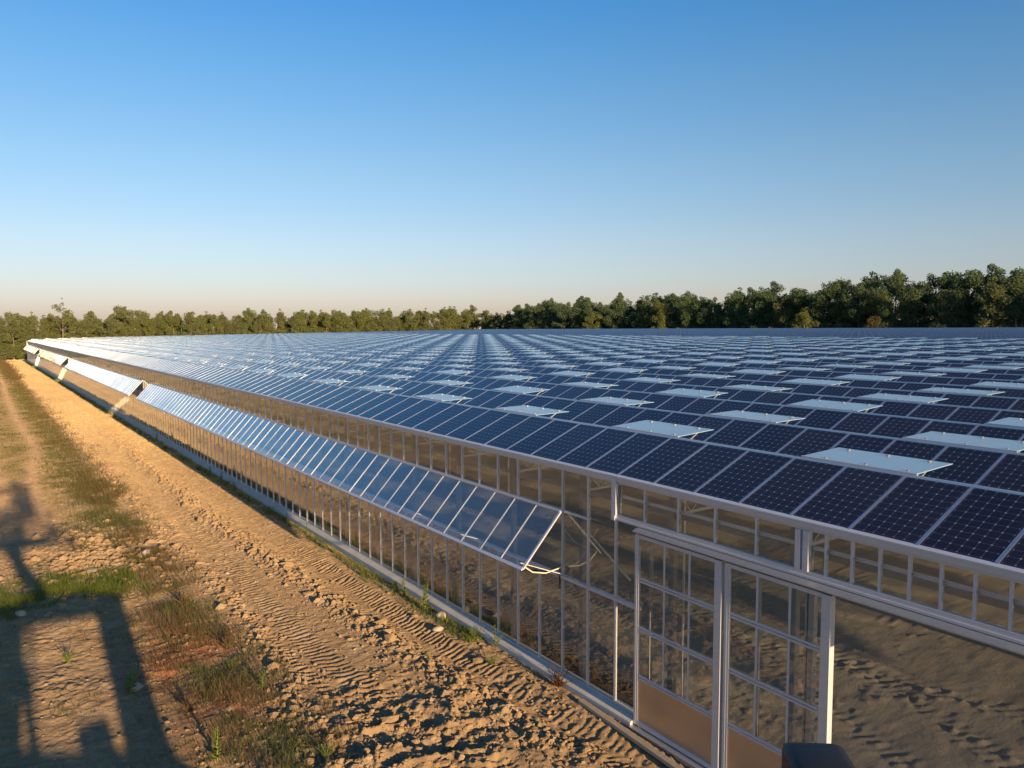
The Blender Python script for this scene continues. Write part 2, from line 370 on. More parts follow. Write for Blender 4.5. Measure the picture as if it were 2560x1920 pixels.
def axis(segs):
    out = [segs[0][0]]
    for a, b, s0, s1 in segs:
        p = a
        while True:
            t = (p - a) / (b - a); p = p + s0 + (s1 - s0) * t
            if p >= b - 0.3 * s1: break
            out.append(p)
        out.append(b)
    return np.array(out)
gx = axis([(-3000, -400, 500, 200), (-400, -60, 60, 8), (-60, -14, 4, .25), (-14, -10.9, .14, .045), (-10.9, 0.2, .034, .034), (0.2, 9, .05, .12), (9, 40, .3, 2.5), (40, 220, 4, 10), (220, 3000, 60, 500)])
gy = axis([(-3000, -200, 500, 60), (-200, -14, 30, 1.0), (-14, -6, .5, .06), (-6, 14, .04, .034), (14, 40, .034, .10), (40, 120, .10, .34), (120, 300, .34, 2.2), (300, 600, 8, 40), (600, 4000, 80, 600)])
GX, GY = np.meshgrid(gx, gy)
GZ = ground_h(GX, GY)
nx, ny = len(gx), len(gy)
idx = np.arange(nx * ny).reshape(ny, nx)
F = np.stack([idx[:-1, :-1], idx[:-1, 1:], idx[1:, 1:], idx[1:, :-1]], -1).reshape(-1, 4)
gme = mesh_np('ground', np.stack([GX, GY, GZ], -1).reshape(-1, 3), F, smooth=True)
# soil kinds, painted by where things are: growth on the left, rusty patch, grey clay, inside soil
veg = np.clip((1 - sstep(-6.2, -5.4, GX + 0.5 * fbm(GX * .5, GY * .5, 3, 101))) * sstep(-13.5, -12.5, -np.abs(GX + 0)) * 0
              + (1 - sstep(-6.1, -5.5, GX + 0.7 * fbm(GX * .6, GY * .45, 3, 101))), 0, 1)
pathc = np.interp(GY, [0, 30, 37, 52, 70, 96, 185, 260], [-9.8, -9.4, -9.1, -8.1, -8.5, -8.6, -8.3, -8.2])
path = np.exp(-((GX - pathc) / 0.42) ** 2) + np.exp(-((GX + 10.6 + 0.02 * (GY - 40)) / 0.5) ** 2) * sstep(25, 40, GY)
barel = np.exp(-(((GX + 10.2) / 1.7) ** 2 + ((GY - 25) / 9.0) ** 2)) + np.exp(-(((GX + 9.2) / 1.2) ** 2 + ((GY - 9) / 5.0) ** 2)) * .9
strip = sstep(-13, 20, GY)
vegm = veg * np.clip(1 - path - barel, 0, 1) * (0.45 + 0.55 * sstep(14, 40, GY))
vegm = np.clip(vegm + sstep(16, 60, -GX) + sstep(285, 300, GY), 0, 1)
red = np.exp(-(((GX + 6.9) / 1.3) ** 2 + ((GY - 7.8) / 3.6) ** 2)) * (0.6 + 0.9 * fbm(GX * .9, GY * .9, 3, 111))
ins = sstep(0.0, 0.4, GX)
sandm = sstep(8, 60, GY) * sstep(-6.3, -5.0, GX) * (0.75 + 0.5 * fbm(GX * .35, GY * .12, 3, 171))
for nm, a in (('growth', vegm), ('sand', np.clip(sandm, 0, 1)), ('rust', np.clip(red * 1.3, 0, 1)), ('inside', ins)):
    at = gme.attributes.new(nm, 'FLOAT', 'POINT'); at.data.foreach_set('value', a.astype(np.float32).ravel())
def soil():
    mm, t = mat('clay_soil'); n = N(t)
    g = n('ShaderNodeNewGeometry').outputs['Position']
    A = lambda s: n('ShaderNodeAttribute', attribute_name=s).outputs['Fac']
    c = n.mix(n.noise(0.35, 4, 0.6, g), (0.29, 0.188, 0.098), (0.39, 0.27, 0.150))
    c = n.mix(A('sand'), c, n.mix(n.noise(0.5, 5, 0.65, g), (0.55, 0.37, 0.150), (0.66, 0.465, 0.205)))
    c = n.mix(n.ramp(n.noise(5.0, 6, 0.7, g), [(0.42, (0, 0, 0)), (0.68, (1, 1, 1))]), c, (0.23, 0.15, 0.085))
    c = n.mix(n.ramp(n.noise(1.3, 5, 0.6, g), [(0.55, (0, 0, 0)), (0.72, (.6, .6, .6))]), c, (0.44, 0.335, 0.215))
    gr = n.mix(n.noise(0.8, 6, 0.7, g), (0.115, 0.105, 0.035), (0.22, 0.15, 0.07))
    f = n.math('MULTIPLY', A('growth'), n.ramp(n.noise(1.1, 7, 0.72, g), [(0.33, (0.1, .1, .1)), (0.55, (1, 1, 1))]))
    c = n.mix(n.math('MULTIPLY', f, 0.9), c, gr)
    c = n.mix(n.math('MULTIPLY', A('rust'), n.ramp(n.noise(2.2, 6, 0.7, g), [(0.3, (.2, .2, .2)), (0.6, (1, 1, 1))])), c, (0.32, 0.115, 0.052))
    ci = n.mix(n.noise(0.45, 7, 0.68, g), (0.27, 0.23, 0.18), (0.40, 0.355, 0.285))
    c = n.mix(A('inside'), c, ci)
    p = n('ShaderNodeBsdfPrincipled', {'Base Color': c, 'Roughness': 0.95, 'Specular IOR Level': 0.1, 'Diffuse Roughness': 1.0})
    hgt = n.math('ADD', n.noise(14, 7, 0.7, g), n.math('MULTIPLY', n.noise(55, 4, 0.6, g), 0.4))
    b = n('ShaderNodeBump', {'Strength': 0.75, 'Distance': 0.05, 'Height': hgt})
    t.links.new(b.outputs[0], p.inputs['Normal'])
    n.out(p.outputs[0]); return mm
M['soil'] = soil()
tag(link('ground', gme, M['soil']), kind='structure')

# ------------------------------------------------------------------ greenhouse
GH = tag(empty('greenhouse', (0, 0, 0)), 'huge long greenhouse with glass side wall and roof of dark solar panels in saw-tooth bays', 'greenhouse')
Y0, Y1 = -29.68, 256.52                   # multiples of the panel pitch
HE, XR, RZ, W = 5.15, 1.58, 5.82, 3.2     # eave height, ridge offset, ridge height, bay pitch
NB, NV = 50, 24                           # bays; bays whose ridge vents stand open
def ybar(mb, prof, y0, y1, zf=ty, mi=0, br=(0.0, 40.0)):
    """a straight member along Y with a closed profile [(x,z)], following the slight fall of the site"""
    ys = [y0] + [b for b in br if y0 < b < y1] + [y1]
    for a, b in zip(ys[:-1], ys[1:]):
        za, zb = float(zf(a)), float(zf(b)); k = len(prof); s = len(mb.v)
        mb.v += [(x, a, z + za) for x, z in prof] + [(x, b, z + zb) for x, z in prof]
        for i in range(k):
            j = (i + 1) % k; mb.f.append((s + i, s + j, s + k + j, s + k + i)); mb.mi.append(mi)
        mb.f.append(tuple(s + i for i in range(k - 1, -1, -1))); mb.f.append(tuple(s + k + i for i in range(k))); mb.mi += [mi, mi]
def rect(x0, x1, z0, z1): return [(x0, z0), (x0, z1), (x1, z1), (x1, z0)]
def yvis(x): return np.where(np.asarray(x) < 60, -999.0, (np.asarray(x) + 11.0) / math.tan(R(67.6)) - 12.2)

# --- roof panels
SHR = -0.112 * PP                         # every bay's panels sit a little nearer than those of the bay before
js = np.arange(round(Y0 / PP), round(Y1 / PP) + 6)
ax_ = np.array([XR, 0, RZ - HE]); SLN = np.linalg.norm(ax_); ax_ = ax_ / SLN; nrm = np.array([-ax_[2], 0, ax_[0]])
pn, pj = np.meshgrid(np.arange(NB), js, indexing='ij'); pn, pj = pn.ravel(), pj.ravel()
keep = ((pj + 0.5) * PP + SHR * pn > np.maximum(Y0, yvis(pn * W) - 22)) & ((pj + 1) * PP + SHR * pn < Y1 + .6); pn, pj = pn[keep], pj[keep]
def panel_corners(n_, j_, t0=0.032, t1=0.032 + PL, wy=PW, lo=-0.02, hi=0.012, yoff=0.5, jit=True):
    n_ = n_.astype(float); yc = (j_ + yoff) * PP + SHR * n_
    base = np.stack([n_ * W, yc * 0, HE + zx(n_ * W)], -1)
    P = []
    for h in (lo, hi):
        for (t, s) in ((t0, -.5), (t0, .5), (t1, .5), (t1, -.5)):
            y = yc + s * wy
            p = base + ax_ * t + nrm * h; p = np.stack([p[:, 0], y, p[:, 2] + ty(y)], -1); P.append(p)
    P = np.stack(P, 1)
    if jit:
        a = rng.normal(0, 0.0016, len(yc)); b = rng.normal(0, 0.0010, len(yc))
        for q, (st, ss) in enumerate(((-1, -1), (-1, 1), (1, 1), (1, -1)) * 2):
            P[:, q, 2] += a * ss * wy / 2 + b * st * PL / 2
    return P
def hex_faces(n): return (np.arange(n)[:, None, None] * 8 + BF[None]).reshape(-1, 4)
PC = panel_corners(pn, pj)
def panel_uv(idx):
    n = len(idx); uv = np.full((n, 6, 4, 2), 0.0)
    bu, bv = (pj[idx] + 400) * 2.0, pn[idx] * 2.0
    # top face corners order 4,5,6,7 -> (t0,-y) (t0,+y) (t1,+y) (t1,-y)
    loc = np.array([[0, 0], [PW, 0], [PW, PL], [0, PL]])
    uv[:, :, :, 0] = (bu + 0.01)[:, None, None]; uv[:, :, :, 1] = (bv + 0.01)[:, None, None]
    uv[:, 1, :, 0] = bu[:, None] + loc[None, :, 0]; uv[:, 1, :, 1] = bv[:, None] + loc[None, :, 1]
    return uv.reshape(-1, 2)
near, rest = pick(PC.mean(1))
for i in near:
    o = PC[i].mean(0)
    ob = link('solar_panel', mesh_np('solar_panel', PC[i] - o, BF, panel_uv(np.array([i]))), M['pv'], GH); ob.location = o
ob = link('solar_panel', mesh_np('solar_panels_far', PC[rest].reshape(-1, 3), hex_faces(len(rest)), panel_uv(rest)), M['pv'], GH); ob['kind'] = 'stuff'
# --- glazing bars between the panels
BC = panel_corners(pn, pj, 0.0, SLN - 0.03, 0.058, -0.03, 0.016, 0.0, False)
near, rest = pick(BC.mean(1))
for i in near:
    o = BC[i].mean(0); ob = link('glazing_bar', mesh_np('glazing_bar', BC[i] - o, BF), M['bar'], GH); ob.location = o
ob = link('glazing_bar', mesh_np('glazing_bars_far', BC[rest].reshape(-1, 3), hex_faces(len(rest))), M['bar'], GH); ob['kind'] = 'stuff'
# --- ridges, gutters and back slopes
VY = [(1.89 + 5 * k) * PP for k in range(-6, 47)]                     # upper (far) end of every vent in Y
VW = 2.04 * PP
for n in range(NB):
    z = float(zx(n * W)); x = n * W; ya = max(Y0, float(yvis(x)) - 22)
    mb = MB(); ybar(mb, [(x + XR - .05, RZ + z - .03), (x + XR - .035, RZ + z + .028), (x + XR + .03, RZ + z + .028), (x + XR + .05, RZ + z - .03)], ya, Y1)
    mb.build('ridge_cap', M['bar'], GH)
    mb = MB()
    if n == 0:
        ybar(mb, [(-.10, HE - .02), (-.10, HE + .004), (-.02, HE + .016), (.06, HE + .02), (.06, HE - .16), (-.03, HE - .16), (-.03, HE - .125), (-.075, HE - .11), (-.075, HE - .02)], Y0, Y1)
    else:
        ybar(mb, rect(x - .12, x - .004, HE + z - .14, HE + z - .01), ya, Y1)
    mb.build('gutter', M['alu'], GH)
    # back slope of clear panes
    mb = MB(); xb = x + W - .13; zb = HE + float(zx(x + W)) - .02; xt = x + XR + .05; zt = RZ + z - .03
    q = lambda t, y: (xt + (xb - xt) * t, y, zt + (zb - zt) * t + float(ty(y)))
    def sheet(t0, t1, a, b):
        ys = [a] + ([0.0] if a < 0 < b else []) + [b]
        for u, v in zip(ys[:-1], ys[1:]):
            s = len(mb.v); mb.v += [q(t0, u), q(t1, u), q(t1, v), q(t0, v)]; mb.f.append((s, s + 1, s + 2, s + 3)); mb.mi.append(0)
    sheet(0, 1.0, ya, Y1)
    mb.build('roof_pane', M['roofglass'], GH)
# --- open roof vents
vl = [(n, k) for n in range(NV) for k in range(len(VY)) if Y0 < VY[k] - VW and VY[k] < Y1 and VY[k] > yvis(n * W) - 20]
vn = np.array([a for a, b in vl]); vk = np.array([VY[b] for a, b in vl]) + SHR * vn
vrnd = rng.normal(0, 0.012, len(vl))
VCn = np.stack([vn * W + XR + .6, vk - VW / 2, RZ + zx(vn * W) + ty(vk)], -1)
near, rest = pick(VCn)
def vent_mesh(dz):
    mb = MB(); L = VW / 2; o = 1.14
    P = lambda x, y, z: (x, y, z + dz * x / o)
    def slab(x0, x1, y0, y1, z0, z1, mi=0):
        mb.hexa([P(x0, y0, z0), P(x1, y0, z0), P(x1, y1, z0), P(x0, y1, z0), P(x0, y0, z1), P(x1, y0, z1), P(x1, y1, z1), P(x0, y1, z1)], mi)
    slab(0, o, -L, L, 0.0, 0.010, 0)
    slab(-.012, .012, -L - .01, L + .01, -.03, 0.016, 1)
    return mb
def clip_mesh():
    mb = MB(); mb.box(-.028, .028, -.020, .020, 0.0, .018); mb.box(-.014, .014, -.030, .030, .018, .030); return mb.mesh('clip')
def arm_mesh():
    mb = MB(); mb.bar((1.02, 0, 0.03), (0.34, 0, -.36), .03, .02); mb.bar((1.02, 0, 0.02), (1.02, 0, -.02), .05, .05); return mb.mesh('prop_arm')
CL, AR = clip_mesh(), arm_mesh(); AR.materials.append(M['galv']); CL.materials.append(M['galv'])
base_vm = [vent_mesh(0.055 + d).mesh('roof_vent') for d in (-.03, -.015, 0, .015, .03)]
for b_ in base_vm: b_.materials.append(M['vent']); b_.materials.append(M['alu'])
for i in near:
    q = random.randrange(5); dz = 0.055 + (-.03, -.015, 0, .015, .03)[q]
    v = link('roof_vent', base_vm[q], None, GH); v.location = (vn[i] * W + XR + .03, vk[i] - VW / 2, RZ + float(zx(vn[i] * W)) + .042 + float(ty(vk[i])))
    for yy in (-.75, 0.0, .78):
        c = link('clip', CL, None, v); c.location = (1.00, yy, 0.010 + dz * 1.00 / 1.14)
        c = link('clip', CL, None, v); c.location = (0.10, yy - .12, 0.010 + dz * .10 / 1.14); c.scale = (.6, .8, .7)
    for yy in (-.80, .80): a = link('prop_arm', AR, None, v); a.location = (0, yy, 0.02)
FV = MB()
proto = vent_mesh(0.055); pv_ = np.array(proto.v); pf = np.array(proto.f); Vv, Ff, Mi = [], [], []
clips = MB()
for yy in (-.75, 0, .78): clips.box(.975, 1.025, yy - .02, yy + .02, .058, .082)
for yy in (-.8, .8): clips.bar((1.02, yy, 0.02), (0.34, yy, -.36), .03, .02)
cv_, cf_ = np.array(clips.v), np.array(clips.f); proto.mi = [0] * len(proto.mi); q = 0; nb_ = 0
for i in rest:
    o = np.array((vn[i] * W + XR + .03, vk[i] - VW / 2, RZ + float(zx(vn[i] * W)) + .042 + float(ty(vk[i]))))
    p = pv_.copy(); p[:, 2] += vrnd[i] * p[:, 0] * 1.4
    if np.linalg.norm(o - CAM) < 75:
        Vv.append(np.concatenate([p, cv_]) + o); Ff.append(np.concatenate([pf, cf_ + len(pv_)]) + nb_); Mi += list(proto.mi) + [1] * len(cf_)
    else: Vv.append(p + o); Ff.append(pf + nb_); Mi += list(proto.mi)
    nb_ += len(Vv[-1])
ob = link('roof_vent', mesh_np('roof_vents_far', np.concatenate(Vv), np.concatenate(Ff), None, Mi), [M['vent'], M['alu']], GH); ob['kind'] = 'stuff'

# --- side wall at x = 0
PT = 0.24                                                             # top of the concrete base
mb = MB(); ybar(mb, [(-.25, -.5), (-.25, PT - .09), (-.235, PT - .075), (-.06, PT - .03), (-.03, PT - .03), (-.03, PT), (.12, PT), (.12, -.5)], -0.72, Y1, tg)
ybar(mb, rect(-.25, .12, -.5, .075), Y0, -0.72, tg)
mb.build('concrete_base', M['concrete'], GH)
HZ, RLZ, BZ0, BZ1, GZ0 = 4.03, 2.49, 4.21, 4.33, HE - .16             # window hinge, window sill, transom sill, gutter underside
MP = 0.915
WIN = [(1.87, 54.9), (58.6, 119.0), (127.0, 187.0), (199.0, 255.0)]
def inwin(y): return any(a + .02 < y < b - .02 for a, b in WIN)
mul = []                                                              # (y, z0, z1, w, d)
ym = 0.04 + MP * np.arange(0, 281)
for y in ym:
    if y > Y1 - .1: break
    g0 = PT + float(tg(y)); t_ = float(ty(y))
    if inwin(y): mul.append((y, g0, RLZ + t_)); mul.append((y, HZ + t_, GZ0 + t_))
    else: mul.append((y, g0, GZ0 + t_))
for k in range(22): mul.append((-9.6 - MP * k, .08, BZ0))
for y in (-.83, -1.75, -2.66, -3.58): mul.append((y, BZ1, GZ0))
for k in range(0, 40):
    y = -4.93 - .45 * k
    if y > Y0 + .1: mul.append((y, BZ1, GZ0))
unit = MB(); unit.box(-.022, .01, -.021, .021, 0, 1); unit.box(.01, .05, -.012, .012, 0, 1); UM = unit.mesh('mullion'); UM.materials.append(M['alu'])
mp = np.array([(0, a, (b + c) / 2) for a, b, c in mul]); near, rest = pick(mp)
for i in near:
    y, a, b = mul[i]; o = link('mullion', UM, None, GH); o.location = (0, y, a); o.scale = (1, 1, b - a)
mb = MB()
for i in rest: y, a, b = mul[i]; mb.box(-.018, .01, y - .020, y + .020, a, b); mb.box(.01, .05, y - .012, y + .012, a, b)
ob = mb.build('mullion', M['alu'], GH); ob['kind'] = 'stuff'
# panes between the mullions
pan = []
for a in ym:
    if a > Y1 - .5: break
    b = a + MP; c = (a + b) / 2; g0 = PT + float(tg(c)); t_ = float(ty(c))
    if inwin(c): pan.append((a, b, g0, RLZ + t_ - .03)); pan.append((a, b, HZ + t_ + .03, GZ0 + t_))
    else: pan.append((a, b, g0, GZ0 + t_))
pan.append((-.75, .04, PT, BZ0))
for k in range(22): pan.append((-9.6 - MP * (k + 1), -9.6 - MP * k, .08, BZ0))
ys = [0.04, -.83, -1.75, -2.66, -3.58, -4.46]
for a, b in zip(ys[1:], ys[:-1]): pan.append((a, b, BZ1, GZ0))
ys = [-4.59] + [-4.93 - .45 * k for k in range(40)]
for a, b in zip(ys[1:], ys[:-1]):
    if a > Y0: pan.append((a, b, BZ1, GZ0))
def pane_corners(a, b, z0, z1):
    e, f = random.gauss(0, .0012), random.gauss(0, .0016)
    c = []
    for x in (-.004, .002):
        for (y, z, s, t) in ((a + .013, z0, -1, -1), (b - .013, z0, 1, -1), (b - .013, z1, 1, 1), (a + .013, z1, -1, 1)):
            c.append((x + e * s * .45 + f * t * .5, y, z))
    return c
pp = np.array([(0, (a + b) / 2, (c + d) / 2) for a, b, c, d in pan]); near, rest = pick(pp)
for i in near:
    c = np.array(pane_corners(*pan[i])); o = c.mean(0); ob = link('wall_pane', mesh_np('wall_pane', c - o, BF), M['glass'], GH); ob.location = o
C8 = np.array([pane_corners(*pan[i]) for i in rest])
ob = link('wall_pane', mesh_np('wall_panes_far', C8.reshape(-1, 3), hex_faces(len(rest))), M['glass'], GH); ob['kind'] = 'stuff'
# rails: window sill rail inside the wall, hinge rail, eave flashing
mb = MB(); ybar(mb, rect(-.045, .06, RLZ - .035, RLZ + .035), -.70, Y1); mb.build('sill_rail', M['alu'], GH)
for a, b in WIN:
    mb = MB(); ybar(mb, rect(-.06, .05, HZ - .03, HZ + .035), a - .02, b + .02); mb.build('hinge_rail', M['alu'], GH)
mb = MB(); mb.box(-.02, .05, .9, 2.0, HZ - .03, HZ + .02); mb.build('rail_stub', M['alu'], GH)
# --- long side windows, top hung, standing open
def side_window(a, b):
    root = empty('side_window', (0, a, HZ + float(ty(a)))); root.parent = GH
    sl_ = float(ty(b) - ty(a)); L = b - a; hx, hz = -1.07, -1.165
    dv = Vector((hx, 0, hz)); n_ = int(round(L / MP)); fr, gl = MB(), MB()
    off = Vector((-.07, 0, -.0))
    P = lambda t, y, d=0.0: Vector((hx * t, y, hz * t + sl_ * y / L)) + off + Vector((-.735, 0, .675)) * d
    fr.bar(P(0, 0), P(0, L), .05, .035); fr.bar(P(1, 0, .0), P(1, L, .0), .035, .075, upv=(hx, 0, hz))
    for k in range(n_ + 1):
        y = min(L, k * L / n_); e = k in (0, n_)
        w_ = .06 if e else .032
        fr.hexa([P(0, y - w_ / 2, -.02), P(1, y - w_ / 2, -.02), P(1, y + w_ / 2, -.02), P(0, y + w_ / 2, -.02), P(0, y - w_ / 2, .010), P(1, y - w_ / 2, .010), P(1, y + w_ / 2, .010), P(0, y + w_ / 2, .010)])
        if k < n_:
            y2 = (k + 1) * L / n_; j = random.gauss(0, .004)
            gl.hexa([P(.02, y + .016, -.003), P(.97, y + .016, -.003 + j), P(.97, y2 - .016, -.003 + j), P(.02, y2 - .016, -.003), P(.02, y + .016, .003), P(.97, y + .016, .003 + j), P(.97, y2 - .016, .003 + j), P(.02, y2 - .016, .003)])
    fr.build('frame', M['alu'], root); gl.build('pane', M['glass'], root)
    for k in range(0, n_, 4):                                         # struts that push the window out
        y = (k + .1) * L / n_ + .2; s = MB(); s.tube([P(.93, y, -.03), (0.05, y - .45, -1.5 + sl_ * y / L)], .014, 6); s.build('strut', M['galv'], root)
    return root
for a, b in WIN: wroot = side_window(a, b)
# toothed push rod and cable at the near end of the first window
mb = MB(); pts = [(-1.08, 1.9, HZ - 1.13), (-.85, 1.88, HZ - 1.30), (-.5, 1.86, HZ - 1.38), (-.15, 1.84, HZ - 1.33), (.3, 1.72, HZ - 1.12), (.62, 1.62, HZ - .8), (.82, 1.58, HZ - .45)]
mb.tube(pts, .016, 6); mb.build('curved_rack', M['hose'], GH)
mb = MB(); mb.tube([(-.62, 2.6, RLZ + .08), (-.1, 2.1, RLZ + .05), (-.055, 1.93, RLZ + .02), (-.06, 1.9, RLZ - .14), (-.06, 1.9, RLZ - .3)], .017, 6); mb.build('cable', M['black'], GH)
mb = MB(); mb.bar((.12, 1.7, HZ - .05), (1.5, 1.2, HZ - 1.75), .05, .05); mb.build('wind_brace', M['galv'], GH)
# --- far end corner
mb = MB(); mb.box(-.16, .16, Y1, Y1 + .3, -3.2, HE - 1.35); mb.build('corner_post', M['white'], GH)
# --- transom above the doors, lintel and sliding track
mb = MB(); mb.box(-.085, -.012, -.035, .10, BZ0, HE - .03); mb.box(-.10, -.085, -.02, .05, BZ0, BZ0 + .1); mb.build('end_stile', M['alu'], GH)
mb = MB(); mb.box(-.06, .03, Y0, -.036, BZ0, BZ1); mb.box(-.085, -.0605, -9.8, -.036, BZ0 + .01, BZ0 + .05); mb.build('transom_sill', M['alu'], GH)
mb = MB(); ybar(mb, [(-.24, 4.145), (-.24, 4.165), (-.12, 4.207), (-.03, 4.207), (-.03, 4.10), (-.05, 4.10), (-.05, 4.145)], -9.8, -.72); mb.build('door_track', M['galv'], GH)
mb = MB(); mb.box(-.075, .035, -4.50, -4.40, BZ1, GZ0); mb.box(-.075, .035, -4.65, -4.55, BZ1, GZ0); mb.box(-.03, .03, -4.55, -4.50, BZ1, GZ0); mb.build('double_post', M['alu'], GH)
mb = MB(); mb.box(.055, .09, Y0, -.1, 4.68, 4.74); mb.build('transom_inner_rail', M['alu'], GH)  # thin aluminium rail on the inner side of the transom panes
# --- sliding doors
def door(name_y0, y1, x, munt):
    y0 = name_y0; root = empty('sliding_door', (x, (y0 + y1) / 2, .10)); root.parent = GH
    o = Vector(root.location); zb, zt = .14, 4.10
    f = MB(); B = lambda x0, x1, a, b, c, d: f.box(x0 - o.x, x1 - o.x, a - o.y, b - o.y, c - o.z, d - o.z)
    B(x - .02, x + .09, y1 - .055, y1, zb, zt); B(x - .02, x + .09, y0, y0 + .055, zb, zt)           # stiles
    B(x - .035, x - .0205, y0, y0 + .16, zb, zt)                                                      # wide closing plate
    B(x - .018, x + .088, y0 + .0555, y1 - .0555, zt - .07, zt); B(x - .018, x + .088, y0 + .0555, y1 - .0555, zb, zb + .09)
    B(x - .016, x + .03, y1 - .105, y1 - .0555, zb + .0905, zt - .0705)
    for z in (3.17, 2.16, 1.15):
        for dz in (-.04, .022): B(x - .012, x + .026, y0 + .0555, y1 - .106, z + dz, z + dz + .034)
    f.build('frame', M['alu'], root)
    zs = [zb + .09, 1.15, 2.16, 3.17, zt - .07]
    for k in range(4):
        a, b = zs[k] + (.056 if k else 0), zs[k + 1] - .041 + (.041 if k == 3 else 0)
        if k == 0:
            s = MB(); s.box(.000, .02, y0 + .06 - o.y, y1 - .106 - o.y, a - o.z, b - o.z); s.build('kick_panel', M['kick'], root)
        else:
            s = MB(); s.box(.005, .010, y0 + .06 - o.y, y1 - .106 - o.y, a - o.z, b - o.z); s.build('pane', M['glass'], root)
            for yy in munt:
                s = MB(); s.box(-.008, .004, yy - .02 - o.y, yy + .02 - o.y, a - o.z, b - o.z); s.build('muntin', M['alu'], root)
    return root
door(-2.99, -.74, -.16, (-1.55, -2.2)); door(-5.16, -3.06, -.16, (-3.75, -4.40))
mb = MB()
for yy in (-1.83, -2.75, -3.62, -4.55): mb.box(.06, .10, yy - .018, yy + .018, .25, 4.15)
mb.box(.055, .16, -4.70, -4.60, .1, 4.15); mb.box(.055, .13, -.95, -.92, .1, 4.15); mb.build('inner_door_frame', M['galv'], GH)
mb = MB(); mb.box(-.30, .08, -5.3, -.72, .076, .10); mb.build('door_rail', M['galv'], GH)
# --- posts, wall beam and lattice girders inside
py_ = [1.5 + 2.83 * k for k in range(-11, 90) if abs(1.5 + 2.83 * k) >= 0]
unit = MB(); unit.box(.24, .36, -.065, .065, 0, 1); UP_ = unit.mesh('post'); UP_.materials.append(M['dullsteel'])
pk = [y for y in py_ if not (-9.5 < y < -4.9)]
for y in pk:
    o = link('post', UP_, None, GH); g0 = float(tg(y)) - .1; o.location = (0, y, g0); o.scale = (1, 1, HE - .16 + float(ty(y)) - g0)
mb = MB()
for xx in (9.6, 19.2, 28.8):
    for k in range(-4, 24):
        y = 1.5 + 5.66 * k; mb.box(xx - .06, xx + .06, y - .045, y + .045, -.8, HE + float(zx(xx)) - .14 + float(ty(y)))
ob = mb.build('inner_post', M['dullsteel'], GH)
mb = MB(); ybar(mb, rect(.365, .43, 4.46, 4.55), Y0, Y1); mb.build('wall_beam', M['dullsteel'], GH)
for k in range(-2, 14):
    y = 1.5 + 2.83 * k + .08
    mb = MB(); z0, z1 = 4.50, 4.93; mb.bar((.44, y, z0), (9.5, y, z0 + .2), .05, .05); mb.bar((.44, y, z1), (9.5, y, z1 + .2), .05, .05)
    for q in range(12):
        xa = .5 + .75 * q; s = .2 * (xa - .44) / 9.06
        mb.bar((xa, y, z1 + s - .03), (xa + .36, y, z0 + s + .03), .028, .028); mb.bar((xa + .38, y, z0 + s + .03), (xa + .74, y, z1 + s - .03), .028, .028)
    mb.build('lattice_girder', M['galv'], GH)
# --- closing walls that face away from the picture
mb = MB()
for n in range(NB):
    for yy in (Y0 - .02, Y1 + .02):
        x, z, t_ = n * W, float(zx(n * W)), float(ty(yy))
        s = len(mb.v); mb.v += [(x, yy, -3.0), (x + W, yy, -3.0), (x + W, yy, HE + float(zx(x + W)) + t_ - .1), (x + XR, yy, RZ + z + t_ - .05), (x, yy, HE + z + t_ - .1)]
        mb.f.append(tuple(range(s, s + 5))); mb.mi.append(0)
s = len(mb.v); mb.v += [(NB * W, Y0, -1), (NB * W, Y1, -1), (NB * W, Y1, HE + .6), (NB * W, Y0, HE + 1.9)]; mb.f.append((s, s + 1, s + 2, s + 3)); mb.mi.append(0)
mb.build('gable_wall', M['roofglass'], GH)

#CUT
# ------------------------------------------------------------------ trees
def leaf_cloud(centres, radii, per, size, rg, flat=0.75):
    V, k = [], 0
    for c, r_ in zip(centres, radii):
        n = max(8, int(per * r_ ** 2)); d = rg.normal(size=(n, 3)); d /= np.linalg.norm(d, axis=1)[:, None]
        p = c + d * (r_ * rg.uniform(.55, 1.08, (n, 1))) * np.array([1, 1, flat])
        t = rg.normal(size=(n, 3)) * .8 + d * .4; t /= np.linalg.norm(t, axis=1)[:, None]
        b = np.cross(t, rg.normal(size=(n, 3))); b /= np.linalg.norm(b, axis=1)[:, None]
        a = np.cross(b, t); s = size * rg.uniform(.55, 1.3, (n, 1))
        q = np.stack([p - a * s * .5, p + b * s * .42 + a * s * .1, p + a * s * .6, p - b * s * .42 + a * s * .05], 1)
        V.append(q.reshape(-1, 3))
    V = np.concatenate(V); F = np.arange(len(V)).reshape(-1, 4); return V, F
